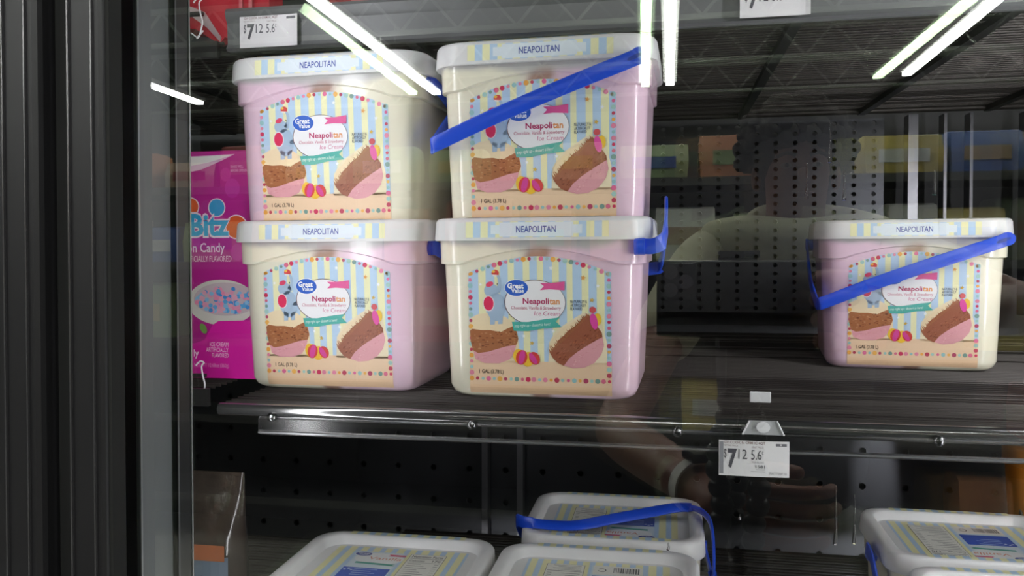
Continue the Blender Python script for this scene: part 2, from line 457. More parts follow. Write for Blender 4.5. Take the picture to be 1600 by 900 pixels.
# the headspace shows grey through the collar too: give the collar the same contents
def body_obj_mesh(kind):
    me = body_mesh('pail_body_'+kind); me.materials.append(COLK[kind]); return me
BODY = {k: body_obj_mesh(k) for k in COLK}
COLLAR = {}
for k in COLK:
    me = collar_mesh(); me.materials.append(COLK[k]); COLLAR[k] = me
LID = lid_mesh(); LID.materials.append(M_lid)

# --- front label artwork (rows and columns of the print, y down)
LS = .000232; P = img(518, 862, LS)
def front_fn(u, v, layer):
    d = 0 if v > .012 else .0032*((.012-v)/.007)**1.6
    return (u, -(bw(v)[1]-d)-.0003-layer*.00009, v)
LB, LY = '#b9d3ee', '#efecbd'
def front_label():
    p = Print(front_fn)
    def poly(pts, c, l): p.poly([P(*q) for q in pts], c, l)
    def ell(x, y, rx, ry, c, l, rot=0, n=20): p.ell(*P(x, y), rx*LS, ry*LS, c, l, n, rot)
    def txt(s, x0, yt, x1, yb, c, l, **k): p.text(s, P(x0, 0)[0], P(0, yb)[1], P(x1, 0)[0], P(0, yt)[1], c, l, **k)
    arch = lambda x: 300-70*(1-((x-518)/312)**2)
    # striped ground up to the arch, peach ground below
    x = 200; i = 0
    wds = [46, 34, 40, 26, 36, 28, 40, 30, 34, 28, 40, 30, 34, 26, 40, 30, 36, 34, 44]
    while x < 841:
        x1 = min(841, x+wds[i % len(wds)])
        ns = 4; top = [(x+(x1-x)*k/ns, arch(x+(x1-x)*k/ns)-10) for k in range(ns+1)]
        poly(top+[(x1, 700), (x, 700)], LB if i % 2 == 0 else LY, 0); x = x1; i += 1
    poly([(198, 690), (842, 690), (842, 800), (198, 800)], '#f0cfae', 1)
    poly([(198, 800), (842, 800), (842, 812), (198, 812)], '#efc9a4', 1)
    for y0_, y1_ in ((812, 822), (822, 832), (832, 840)): poly([(198, y0_), (842, y0_), (842, y1_), (198, y1_)], '#efc9a4', 1)
    # cream haze round the scoops
    poly([(200, 560), (202, 500), (240, 480), (300, 470), (360, 485), (410, 520), (425, 580), (430, 700), (200, 700)], '#f0dcb8', 1)
    poly([(560, 700), (566, 600), (600, 545), (660, 505), (715, 470), (760, 470), (800, 520), (822, 600), (822, 700)], '#f1e2c2', 1)
    # border dots
    dc = ['#efa94d', '#c2455f', '#a9cfc9', '#e56f9d', '#9ec9cc', '#f0b45a', '#b8496a', '#a9cfc9', '#7d9f97', '#e0708f', '#d0375f', '#e58aa4', '#9ec9cc', '#e98aa8']
    k = 0
    def dot(x, y):
        nonlocal k
        c = dc[k % len(dc)]; r = (11.5, 8, 7.5, 10.5, 7.5)[k % 5] if k % 11 else 11
        ell(x, y, r, r, c, 3, n=12); k += 1
    for i in range(25): dot(208+i*26, 772)
    for i in range(1, 19): dot(208, 772-i*26.3)
    for i in range(1, 19): dot(831, 772-i*26.3)
    for i in range(24): xx = 214+i*26.6; dot(xx, arch(xx))
    # left scoop
    CH = '#a96a44'; PK = '#e3a2ab'; CR = '#f2dcb6'
    poly([(216, 640), (240, 655), (330, 635), (416, 612), (408, 648), (384, 684), (335, 702), (268, 702), (226, 684)], PK, 4)
    poly([(203, 556), (214, 546), (255, 552), (300, 551), (345, 560), (372, 545), (404, 531), (418, 556), (426, 590), (416, 616), (370, 624), (330, 636), (285, 650), (240, 657), (216, 645), (206, 605)], CH, 5)
    poly([(203, 556), (214, 546), (255, 552), (300, 551), (345, 560), (372, 545), (404, 531), (380, 520), (300, 526), (225, 528)], CR, 6)
    # right scoop
    poly([(628, 704), (650, 672), (690, 640), (740, 606), (800, 568), (809, 610), (797, 652), (766, 690), (722, 712), (672, 717)], PK, 4)
    poly([(568, 650), (590, 622), (606, 592), (632, 570), (652, 548), (690, 522), (715, 492), (740, 474), (772, 516), (800, 556), (802, 574), (742, 608), (690, 643), (655, 672), (630, 706), (600, 692), (580, 670)], '#9e5c44', 5)
    poly([(568, 650), (590, 622), (606, 592), (632, 570), (652, 548), (690, 522), (680, 505), (630, 535), (585, 580), (564, 625)], CR, 6)
    rg = random.Random(3)
    for _ in range(70):    # grain of the ice cream
        t = rg.random(); x, y = 215+200*t, 640-25*t-rg.random()*70
        ell(x, y, 3+5*rg.random(), 2+2*rg.random(), rg.choice(['#7a4024', '#8a4e2e', '#b97a52', '#c08a64']), 6.5, n=7)
    for _ in range(70):
        t = rg.random(); s_ = rg.random(); x, y = 590+185*t+30*s_, 655-125*t+45*s_-8
        ell(x, y, 3+6*rg.random(), 2+2*rg.random(), rg.choice(['#7e3d29', '#8a4630', '#b4694a', '#aa6550']), 6.5, n=7, rot=.7)
    for _ in range(30):
        t = rg.random(); ell(235+165*t, 690-45*t-rg.random()*15, 3, 1.8, rg.choice(['#d58c98', '#edb9bd']), 6.5, n=6)
        ell(655+130*t, 700-95*t+rg.random()*25-8, 3, 1.8, rg.choice(['#d58c98', '#edb9bd']), 6.5, n=6)
    for i in range(22):    # ragged edge where vanilla meets chocolate
        t = i/21; x, y = 572+165*t, 642-160*t
        poly([(x-4, y+8), (x-9-4*(i % 3), y-12-5*(i % 2)), (x+5, y+4)], '#a86a48', 7)
    # elephant
    EB = '#a9bfd8'
    poly([(322, 372), (338, 345), (336, 318), (330, 306), (342, 300), (352, 322), (352, 350), (344, 385)], EB, 4)
    ell(306, 372, 34, 30, EB, 4); ell(326, 446, 44, 64, EB, 4); ell(366, 442, 20, 10, EB, 4, rot=.3)
    poly([(298, 480), (322, 490), (318, 532), (298, 532)], EB, 4); poly([(334, 490), (358, 480), (354, 532), (334, 532)], EB, 4)
    ell(298, 344, 18, 11, '#e2476d', 5, rot=.35); ell(292, 431, 23, 32, '#e0315f', 5); ell(292, 431, 27, 36, '#f3e7ea', 4.5, n=16)
    ell(334, 343, 3, 3, '#2c2c3a', 6, n=8)
    ell(325, 294, 17, 15, '#d94a4a', 5); poly([(310, 300), (338, 303), (330, 309), (316, 308)], '#f4f0ea', 6); ell(317, 287, 8, 6, '#f4c552', 6, n=10)
    # white oval with its outline
    ell(503, 425, 138, 101, '#6b4a4a', 7, n=36); ell(504, 425, 135.5, 98.5, '#f1f0f4', 8, n=36)
    # crest
    ell(421, 360, 55, 38, '#ffffff', 9, n=28); ell(421, 360, 53, 36, '#2f62c9', 9.5, n=28)
    txt('Great', 380, 338, 454, 363, '#ffffff', 10, bold=.03); txt('Value', 397, 362, 455, 383, '#ffffff', 10, bold=.02)
    # ribbons
    poly([(527, 338), (545, 352), (527, 370), (570, 366), (637, 370), (638, 331), (580, 338)], '#e45a9b', 9)
    poly([(398, 512), (470, 512), (540, 500), (614, 490), (596, 508), (622, 533), (540, 540), (470, 553), (406, 553)], '#4fb3a8', 9)
    txt('step right up - dessert is here!', 409, 524, 572, 542, '#e9f7f4', 10, shear=.2, slope=.07)
    # words
    txt('Neapoli', 449, 405, 567, 440, '#b52a66', 9, bold=.025); txt('tan', 569, 408, 615, 433, '#e89a5b', 9, bold=.025)
    txt('Chocolate, Vanilla & Strawberry', 396, 441, 620, 461, '#c23a6c', 9, shear=.15); txt('Ice Cream', 500, 463, 616, 483, '#cf6a96', 9, shear=.15)
    for i, s_ in enumerate(('NATURALLY &', 'ARTIFICIALLY', 'FLAVORED')):
        txt(s_, 662, 413+i*16, (735, 731, 716)[i], 426+i*16, '#46536c', 4, bold=.012)
    txt('1 GAL (3.78 L)', 243, 730, 356, 754, '#3f2f2a', 4, bold=.012)
    # toys and stars
    for x, y, a, c1, c2 in ((428, 668, .2, '#f2c33a', None), (470, 680, -.2, '#f2c33a', None)):
        ell(x, y, 26, 34, c1, 7, rot=a)
    ell(440, 672, 26, 34, '#d8453f', 7.5, rot=-.25); ell(441, 672, 14, 33, '#d9449c', 8, rot=-.25)
    ell(498, 675, 24, 30, '#d8453f', 7.5, rot=.45); ell(492, 676, 12, 29, '#d9449c', 8, rot=.6)
    ell(780, 498, 18, 28, '#f2c33a', 7); ell(765, 506, 16, 36, '#e24ba5', 8, rot=.2); ell(760, 455, 15, 14, '#d1545c', 8, n=14)
    for x, y, r, c in ((720, 315, 13, '#e9a95c'), (757, 412, 12, '#d9b24f'), (488, 607, 12, '#d9b24f'), (577, 272, 11, '#f4f6fa'), (783, 350, 11, '#f4f6fa'), (584, 552, 11, '#f4f6fa'), (452, 575, 9, '#f4f6fa'), (256, 345, 9, '#f4f6fa')):
        p.star(*P(x, y), r*LS, c, 7)
    return p.mesh('label', (0, -1, 0))
LABEL = front_label()

def skirt_strip(word):
    p = Print(lambda u, v, l: (u, -(D2-(v-.167)/.018*.0012)-.0002-l*.00009, v))
    x = -.0735; i = 0
    while x < .0735:
        x1 = min(.0735, x+.0078)
        p.rect(x, .1685, x1, .1845, LB if i % 2 else LY, 0); x = x1; i += 1
    if word:
        p.rect(-.038, .1693, .038, .1837, '#dfe9f3', 1)
        for s in (-1, 1):
            p.rect(s*.038, .1720, s*.047, .1810, '#dfe9f3', 1)
        p.text(word, -.0205, .1732, .0205, .1800, '#3b4ea6', 2, bold=.012)
    return p.mesh('rim_label', (0, -1, 0))
STRIP = {'n': skirt_strip('NEAPOLITAN'), 'v': skirt_strip('')}
def lid_top(flavour):
    z0 = HT-.0116
    p = Print(lambda u, v, l: (u, v, z0+l*.00009))
    hx, hy = .082, .070
    x = -hx; i = 0
    wd = [.008, .007, .009, .0065]
    while x < hx:
        x1 = min(hx, x+wd[i % 4]); p.rect(x, -hy, x1, hy, LB if i % 2 else '#eee9b4', 0); x = x1; i += 1
    p.rect(-.052, -.060, .006, .056, '#cfe0ee', 1)
    p.rect(-.050, .004, .004, .052, '#d9e6ef', 2)
    # oval with flavour, crest, ribbons
    p.ell(-.020, .036, .030, .017, '#eef0f2', 3, 28); p.ell(-.043, .047, .011, .0062, '#ffffff', 4); p.ell(-.043, .047, .0104, .0057, '#34489f', 5)
    p.text('Great', -.050, .0475, -.036, .051, '#ffffff', 6, bold=.02); p.text('Value', -.048, .0432, -.037, .0465, '#ffffff', 6)
    p.text(flavour, -.032, .032, .008, .040, '#e58f73', 5, shear=.1)
    p.poly([(-.012, .044), (-.009, .047), (-.012, .050), (.010, .049), (.010, .044)], '#dd5f86', 5)
    p.poly([(-.044, .018), (-.044, .023), (-.02, .022), (.006, .020), (.002, .018), (.006, .015), (-.02, .017)], '#4aa596', 5)
    # blue notice
    p.rect(-.052, -.030, .004, .006, '#2e55c4', 4)
    for k in range(4):
        p.rect(-.038, .001-k*.0055, -.010-(k % 2)*.006, .0030-k*.0055, '#9fb6ea', 5)
    for k in range(3): p.rect(-.050+k*.004, -.003+(k % 2)*.003, -.047+k*.004, (k % 2)*.003, '#dce6fa', 5)
    # bar code
    p.rect(-.052, -.060, .004, -.034, '#eceae4', 3)
    x = -.048; rg = random.Random(5)
    while x < -.018:
        w_ = rg.choice((.0006, .001, .0016)); p.rect(x, -.056, x+w_, -.041, '#3a3a3c', 4); x += w_+rg.choice((.0007, .0012))
    p.ring(-.006, -.047, .005, .005, .0012, '#3a3a3c', 4, 20, 330, 14)
    # nutrition panel
    p.rect(.014, -.058, .058, .056, '#55555a', 2); p.rect(.0146, -.0574, .0574, .0554, '#eae8e2', 3)
    p.text('Nutrition Facts', .017, .046, .055, .0525, '#3b3b40', 4, bold=.015)
    p.rect(.016, .0425, .056, .0437, '#55555a', 4); p.text('Calories', .017, .034, .036, .039, '#3b3b40', 4, bold=.01); p.text('170', .045, .034, .055, .040, '#3b3b40', 4, bold=.02)
    p.rect(.016, .0305, .056, .0312, '#55555a', 4)
    for k in range(11):
        y = .026-k*.0058; p.rect(.018, y, .018+.016+.010*((k*7) % 3)/2, y+.0016, '#9b9a98', 4); p.rect(.050, y, .055, y+.0016, '#9b9a98', 4)
    p.rect(.016, -.038, .056, -.0368, '#55555a', 4)
    for k in range(4): p.rect(.018, -.054+k*.004, .050-(k % 2)*.006, -.0526+k*.004, '#9b9a98', 4)
    me = p.mesh('lid_label', (0, 0, 1)); return me
def rim_band(s_):
    p = Print(lambda u, v, l: (u, v, HT+.00025))
    x = -.0735; i = 0
    while x < .0735:
        x1 = min(.0735, x+.0078); p.rect(x, s_*(D2-.0045), x1, s_*(D2-.0140), LB if i % 2 else LY, 0); x = x1; i += 1
    return p.mesh('rim_band', (0, 0, 1))
TOPL = {'n': lid_top('Neapolitan'), 'v': lid_top('Vanilla')}; BAND = [rim_band(-1), rim_band(1)]

ZU = (0, 0, 1)
HANDLES = {
 # slung across the front, low on the left
 'front': ([(-.1165, .055, .158), (-.1175, .02, .140), (-.1165, -.040, .108), (-.1125, -.088, .0865), (-.1095, -.1000, .0845), (-.102, -.1035, .0870), (-.05, -.1035, .1085), (.0, -.1035, .1275), (.05, -.1035, .1455), (.080, -.1025, .1560), (.100, -.1015, .1635)], ZU),
 'back': ([(.1090, -.052, .158), (.1165, -.046, .1565), (.1190, -.01, .145), (.1195, .05, .123), (.1170, .096, .112), (.107, .1025, .110), (0, .1025, .108), (-.107, .1025, .110), (-.1170, .096, .112), (-.1190, .04, .13), (-.1155, .0, .150)], ZU),
 'up': ([(.106, -.085, .1585), (.116, -.086, .1585), (.1250, -.084, .1625), (.1280, -.070, .172), (.1285, -.056, .190), (.1275, -.030, .203), (.1255, .02, .190), (.1220, .07, .155), (.1160, .100, .135), (.104, .1035, .13), (0, .1035, .12), (-.104, .1035, .12), (-.1163, .097, .125), (-.1180, .04, .14), (-.1155, .0, .150)], (0, .25, 1)),
}
def make_handle(kind, parent):
    pts, wd = HANDLES[kind]; pts = catmull(pts, 6)
    h = B().strap(pts, [wd]*len(pts), .0078, .0016).obj('handle', M_blue, parent, 50)
    for q, front in ((pts[0], False), (pts[-1], kind == 'front')):
        s = math.copysign(1, q.x); A = [2*math.pi*k/16 for k in range(16)]
        if front:      # eyelet lying flat on the front corner
            B().loft([[(q.x-.001+.0088*math.cos(a), q.y+dy, q.z+.0080*math.sin(a)) for a in A] for dy in (-.0022, .0022)]).obj('eyelet', M_blue, h, 40)
            B().loft([[(q.x-.005+.0075*math.cos(a), q.y+dy, q.z-.0015+.0022*math.sin(a)+.0028*math.cos(a)) for a in A] for dy in (-.0030, -.0022)]).obj('eyelet_slot', mat('deep_blue', '#123a9e', .4), h, 40)
        else:
            B().loft([[(q.x-s*.008+s*dx, q.y+.0085*math.cos(a), q.z+.0085*math.sin(a)) for a in A] for dx in (0, .0105)]).obj('pivot', M_blue, h, 40)
    return h
GRP = 'square ice cream pails in the freezer'
def pail(label, loc, kind, hk, flav='n', yaw=0, handle_pts=None):
    t = tag(empty('ice_cream_pail', (loc[0], loc[1], ZC+loc[2]), (TILT if abs(yaw) < 1 else -TILT, 0, yaw)), label, 'ice cream', GRP)
    link('body', BODY[kind], None, t); link('collar', COLLAR[kind], None, t)
    l = link('lid', LID, None, t)
    link('rim_label', STRIP[flav], None, l); link('lid_label', TOPL[flav], None, l); [link('rim_band', b_, None, l) for b_ in BAND]
    if flav == 'n': link('label', LABEL, None, t)
    if hk: make_handle(hk, t)
    return t
yb = .932; z0 = deckz(MID_Z, yb); s2 = (HT-.0118)*math.cos(TILT)+.0003; sh = HT*math.sin(TILT)+.006; YW = R(-1.5)
pail('tricolour ice cream pail in lower row, pink right side, handle raised at its right rim', (-.130, yb, z0), 'pink_right', 'up', yaw=YW)
pail('tricolour ice cream pail on top of a stack, blue handle slung diagonally across its front', (-.125, yb-sh, z0+s2), 'pink_right', 'front', yaw=YW)
pail('tricolour ice cream pail in lower row beside the pink box, pink right side', (-.3685, yb+.016, deckz(MID_Z, yb+.016)), 'pink_right', 'back', yaw=YW)
pail('tricolour ice cream pail atop the left stack, pink left side and cream right side', (-.3665, yb+.018-sh, deckz(MID_Z, yb+.016)+s2), 'pink_left', 'back', yaw=YW)
pail('lone tricolour ice cream pail at the right, pink left side, blue handle across front', (.306, 1.195, deckz(MID_Z, 1.195)), 'pink_left', 'front', yaw=R(-6))
lz = lambda y: deckz(-.5210, y)
pail('vanilla pail at the left of the lowest shelf, nutrition panel right way up', (-.317, .905, lz(.905)), 'vanilla', 'back', 'v')
pail('vanilla pail of lowest shelf middle, in the front row before another', (-.080, .903, lz(.903)), 'vanilla', 'back', 'v', math.pi)
pail('vanilla pail of lowest shelf middle, back row, blue handle lying over its lid', (-.070, 1.113, lz(1.113)), 'vanilla', None, 'v', math.pi)
pail('vanilla pail of lowest shelf right, back row, blue handle down its left side', (.366, 1.113, lz(1.113)), 'vanilla', None, 'v', math.pi)
pail('vanilla pail of lowest shelf right, front row, cut by the picture edge', (.370, .905, lz(.905)), 'vanilla', 'back', 'v', math.pi)
def hand_strap(pts, parent, wd, hw=.0078):
    pts = catmull([(x*1.045, y*1.02, z+.0045) for x, y, z in pts], 7)
    wds = [wd(p) for p in pts] if callable(wd) else [wd]*len(pts)
    h = B().strap(pts, wds, hw, .0016).obj('handle', M_blue, parent, 50)
    for q in (pts[0], pts[-1]):
        s = math.copysign(1, q.x)
        B().loft([[(q.x-s*.008+s*dx, q.y+.0085*math.cos(a), q.z+.0085*math.sin(a)) for a in [2*math.pi*k/14 for k in range(14)]] for dx in (0, .0105)]).obj('pivot', M_blue, h, 40)
pp = [o for o in COL.objects if o.get('label', '').startswith('vanilla pail of lowest shelf')]
by = {o['label'].split('middle, ')[-1].split('right, ')[-1][:4] + ('m' if 'middle' in o['label'] else 'r'): o for o in pp}
# local axes of these pails are turned half round: +x is picture left, +y is towards the lens
hand_strap([(.112, .0, .150), (.1185, .012, .160), (.1195, .030, .174), (.1165, .052, .188), (.104, .066, .1905), (.07, .069, .1900), (.04, .064, .190), (.0, .036, .191), (-.04, .008, .192), (-.080, -.018, .193), (-.102, -.014, .193), (-.1150, .010, .190), (-.1190, .045, .181), (-.1195, .070, .150), (-.1175, .06, .135), (-.112, .0, .148)], by['backm'],
           lambda p: (0, -.9, .45) if abs(p.x) < .1 and p.z > .18 else ((0, 0, 1) if p.x > 0 else (0, .8, .6)))
hand_strap([(.112, .0, .152), (.1190, .02, .166), (.1200, .050, .164), (.1195, .075, .140), (.1175, .093, .110), (.105, .1005, .100), (0, .1005, .09), (-.105, .1005, .095), (-.1175, .09, .105), (-.1175, .05, .125), (-.112, .0, .150)], by['backr'], (0, .3, 1))

# ------------------------------------------------------------------ price tags
def price_tag(label, loc, wd, full):
    h = wd*(.525 if full else .50)
    t = tag(empty('price_tag', (loc[0], loc[1], ZC+loc[2])), label, 'price tag', 'paper price tags on the shelf fronts')
    k = wd/760.0; Q = lambda x, y: ((x-38)*k, -(y-462)*k)
    # slightly curled paper
    curl = (lambda u: -.0012*math.sin(u/wd*math.pi)) if full else (lambda u: -.0008-.004*max(0, u/wd-.86)**2*20)
    hp = h
    b = B(); n = 14; rings = []
    for i in range(n+1):
        u = wd*i/n; c = curl(u); rings.append([(u, c-.0003, 0), (u, c-.0003, -hp), (u, c, -hp), (u, c, 0)])
    b.loft(rings); b.obj('card', mat('tag_paper', '#e9e6ea', .55), t)
    p = Print(lambda u, v, l: (u, curl(u)-.0004-l*.00007, v))
    def txt(s, x0, yt, x1, yb, c, l=1, **kw): p.text(s, Q(x0, 0)[0], Q(0, yb)[1], Q(x1, 0)[0], Q(0, yt)[1], c, l, **kw)
    def rc(x0, y0, x1, y1, c, l=0): a, b_ = Q(x0, y0), Q(x1, y1); p.rect(a[0], a[1], b_[0], b_[1], c, l)
    D = '#57555e'
    if full: rc(44, 480, 88, 840, '#9a9aa2')
    txt('GV COOK N CRM IC 4QT', 95, 470, 540, 505, '#8d6f72', bold=.01)
    txt('RETAIL PRICE', 92, 513, 245, 530, '#a08c90'); txt('UNIT PRICE', 395, 522, 520, 543, '#a08c90')
    txt('$', 92, 560, 122, 672, D); txt('7', 135, 555, 235, 775 if full else 745, D, bold=.04); txt('12', 250, 560, 345, 668, D)
    txt('5.6', 388, 562, 500, 672, D); txt('c', 504, 575, 520, 610, D)
    rc(652, 486, 770, 515, '#77757c'); rc(700, 490, 715, 510, '#d6d4d8', 1)
    if full:
        txt('PER FL OZ', 400, 690, 525, 712, '#a9a6ad'); txt('1581', 437, 730, 535, 766, D); rc(440, 778, 535, 785, '#b0aeb4'); rc(385, 800, 540, 808, '#b9b6bc')
        txt('FACTSHP 1B', 588, 808, 772, 836, '#a3a0a6')
    link('print', p.mesh('print', (0, -1, 0)), None, t)
    return t
price_tag('white paper price tag hanging below the middle shelf channel', (.0450, .777, -.1525), .0615, True)
price_tag('white paper price tag at the left end of the upper fascia', (-.478, .8735, .2880), .0700, False)
price_tag('white paper price tag on the upper fascia, cut by the picture top', (.069, .8735, .2900), .0680, False)
# tag holder clip with its white flag
t = tag(empty('tag_holder', (.0835, .778, ZC-.1425)), 'clear trapezoid tag holder with white flag above the hanging price tag', 'holder')
b = B().loft([[(-.018, y, -.004), (.018, y, -.004), (.012, y, .0085), (-.012, y, .0085)] for y in (-.003, 0)]); b.obj('plate', mat('holder_grey', '#b4b4b8', .3), t)
for s in (-1, 1): B().tube([(s*.018, -.0035, -.004), (s*.012, -.0035, .0085)], .0007, 6).obj('edge', M_white, t)
B().loft([[(.006*math.cos(a), y, .003+.005*math.sin(a)) for a in [2*math.pi*k/18 for k in range(18)]] for y in (-.0045, -.003)]).obj('button', M_white, t, 40)
bevel(B().box((-.0095, .020, .0215), (.0095, .0225, .0315)).obj('flag', M_white, t), .0008)
B().box((-.001, .002, .0035), (.001, .021, .0045)).obj('stem', M_clear, t)
B().box((-.001, .0195, .0035), (.001, .021, .0225)).obj('stem', M_clear, t)

# ------------------------------------------------------------------ packages beyond the mullion
t = tag(empty('candy_box', (-.572, .93, ZC+deckz(-.130, .93)-.0005), (TILT, 0, 0)), 'magenta box of ice cream beads beside the left pails, behind the mullion', 'box')
BW, BH = .165, .272
bevel(B().box((-BW/2, -.012, 0), (BW/2, .045, BH)).obj('carton', mat('magenta_card', '#bf1e90', .32), t), .002)
# print columns: picture pixels x 298..395, rows 235..583
kx = .00083; 
p = Print(lambda u, v, l: (u, -.0123-l*.0001, v))
def Q(x, y): return ((x-333)*kx+.0345, (585-y)*.000775)
def qp(pts, c, l): p.poly([Q(*q) for q in pts], c, l)
def qt(s, x0, yt, x1, yb, c, l, **k): p.text(s, Q(x0, 0)[0], Q(0, yb)[1], Q(x1, 0)[0], Q(0, yt)[1], c, l, **k)
qp([(209, 585), (402, 585), (402, 237), (209, 237)], '#b81f8d', 0)
rg = random.Random(11)
for _ in range(16):
    x, y, r = rg.uniform(230, 390), rg.uniform(250, 470), rg.uniform(6, 13); p.ell(*Q(x, y), r*kx, r*kx*1.2, rg.choice(['#c9389c', '#c433a0', '#bd2a93']), .5+rg.random()*.3, 18)
qp([(255, 243), (372, 240), (350, 250), (320, 262), (285, 269), (255, 272)], '#dcb3d3', 1); qp([(255, 244), (370, 241), (330, 252), (298, 257), (255, 259)], '#e9e4e4', 2)
for x, y, r, c in ((301, 319, 12, '#e0622d'), (342, 321, 12, '#3d9fd6'), (372, 351, 16, '#de5a28')):
    p.ell(*Q(x, y), (r+1.6)*kx, (r+1.6)*kx, '#f4dcea', 2, 24); p.ell(*Q(x, y), r*kx, r*kx, c, 3, 24)
qt('Bitz', 297, 327, 363, 368, '#f4dcea', 4, bold=.075); qt('Bitz', 299.5, 330, 360.5, 365, '#2fa5d8', 5, bold=.035)
qt('Cotton Candy', 265, 375, 353, 394, '#f6dfee', 3, bold=.012); qt('ARTIFICIALLY FLAVORED', 283, 395, 363, 404, '#f3cfe5', 3)
qt('SHAKE WELL', 365, 257, 385, 261, '#e9b0d8', 3); qt('BEFORE OPENING', 365, 263, 393, 267, '#e9b0d8', 3)
p.ell(*Q(346, 467), 54*kx, 33*kx, '#d9d4cd', 3, 36); p.ell(*Q(352, 462), 50*kx, 24*kx, '#c9b7be', 4, 36)
for _ in range(150):
    a, rr_ = rg.uniform(0, 6.28), math.sqrt(rg.random()); x, y = 352+46*rr_*math.cos(a), 464+19*rr_*math.sin(a)
    p.ell(*Q(x, y), 3.6*kx, 3.3*kx, rg.choice(['#e79ab8', '#e7a7bd', '#5aa9e0', '#3f8fd6', '#8cc1e8', '#ef8fb0']), 5+.004*_, 8)
p.ell(*Q(316, 508), 5*kx, 8*kx, '#74a94e', 3, 14, .5)
qp([(209, 585), (402, 585), (402, 488), (395, 494), (340, 496), (331, 502), (318, 525), (303, 531), (209, 532)], '#e01ca5', 6)
for i, (s_, a_) in enumerate((('ICE CREAM', 326), ('ARTIFICIALLY', 320), ('FLAVORED', 329))): qt(s_, a_, 529+i*8.5, 355, 535.5+i*8.5, '#f7cfeb', 7)
qt('ly', 300, 541, 308, 555, '#f7d9ee', 7, bold=.02); qt('NET WT 12.68oz (360g)', 300, 562, 355, 570, '#f09fd8', 7)
link('print', p.mesh('print', (0, -1, 0)), None, t)

# red bag on the shelf above
t = tag(empty('snack_bag', (-.505, .918, ZC+.268)), 'red bag with curled pale corner at the top left', 'bag')
pts = [(-.07, .16), (-.07, .02), (-.045, .016), (-.013, -.004), (-.006, .004), (.004, .001), (.012, .015), (.047, .018), (.048, .16)]
b = B(); F_ = [(x, -.014-.006*math.sin((x+.07)*26), z+.0025) for x, z in pts]; K_ = [(x, .02, z+.0025) for x, z in pts]
b.loft([F_, K_]); b.obj('bag_body', mat('red_film', '#c32a3c', .28), t)
b = B().loft([[(-.050, -.021, .034), (-.052, -.022, .045), (-.030, -.024, .036), (-.010, -.022, .006), (-.012, -.020, .001), (-.028, -.021, .018)], [(-.050, -.019, .034), (-.052, -.020, .045), (-.030, -.022, .036), (-.010, -.020, .006), (-.012, -.018, .001), (-.028, -.019, .018)]])
b.obj('curled_corner', mat('pale_film', '#cbb9ba', .3), t)
for x in (.014, .026): B().box((x, -.0235, .026), (x+.004, -.0222, .075)).obj('stripe', mat('pink_print', '#d9737c', .4), t)
# red carton farther along the upper shelf
t = tag(empty('freezer_carton', (-.33, 1.02, ZC+.2715), (TILT, 0, 0)), 'red carton standing on the upper shelf at the picture top', 'carton')
bevel(B().box((-.09, -.03, 0), (.09, .05, .12)).obj('carton_body', mat('red_card', '#a8242f', .35), t), .002)
B().box((-.06, -.0312, .05), (.06, -.030, .085)).obj('panel', mat('red_card_pale', '#cf7a7c', .4), t)

# clear pouch on the lowest shelf of the next bay
t = tag(empty('snack_pouch', (-.605, .99, ZC+deckz(-.53, .99)+.003)), 'clear snack pouch with pale blue label at the lower left', 'pouch')
b = B(); rings = []
for z, hw, hd in ((0, .062, .004), (.02, .066, .030), (.10, .068, .036), (.18, .067, .028), (.235, .066, .008), (.262, .065, .0015)):
    rings.append([(hw*math.copysign(abs(math.cos(a))**.6, math.cos(a)), hd*math.sin(a), z) for a in [2*math.pi*k/24 for k in range(24)]])
b.loft(rings); b.obj('film', mat('pouch_film', '#4c433d', .15, noise=.5, nscale=40, bump=.6, coat=.6), t, 60)
b = B(); g = [[(-.005+.062*i/6, -(.0375 if j < 3 else .034)+.02*((i-3)/3)**2*.3, .02+.028*j) for i in range(7)] for j in range(6)]
for j in range(5):
    for i in range(6): b.add([g[j][i], g[j][i+1], g[j+1][i+1], g[j+1][i]], [(0, 1, 2, 3)])
lb = b.obj('pouch_label', mat('pale_blue_print', '#6f8197', .4), t)
pr = Print(lambda u, v, l: (u, -.0385, v)); pr.text('2 Cups', .012, .128, .046, .139, '#45506a', 0, bold=.01); pr.rect(-.020, .158, .058, .178, '#b5663c', 0)
link('print', pr.mesh('print', (0, -1, 0)), None, t)
# orange tub at the right edge
t = tag(empty('ice_cream_tub', (.547, 1.30, ZC+deckz(-.5210, 1.30)), (TILT, 0, 0)), 'orange paper tub with dark script at the right picture edge', 'tub')
t.scale = (1, 1, 1.15)
B().lathe([(.052, 0), (.054, .002), (.072, .205), (.070, .205)], 40).obj('cup', mat('orange_card', '#dc8a2e', .4), t, 40)
B().lathe([(.0735, .203), (.0755, .204), (.0755, .226), (.073, .2285), (.066, .2285), (.065, .226)], 40).obj('lid', mat('orange_lid', '#c9802f', .4), t, 40)
pts = catmull([(-.069, -.02, .105), (-.066, -.026, .15), (-.0625, -.034, .115), (-.0595, -.041, .155), (-.055, -.045, .11)], 6)
B().tube([Vector((p_.x, p_.y, 0)).normalized()*(.0545+.0882*p_.z)+Vector((0, 0, p_.z)) for p_ in pts], .0016, 6).obj('script', mat('script_ink', '#2b231c', .5), t, 60)

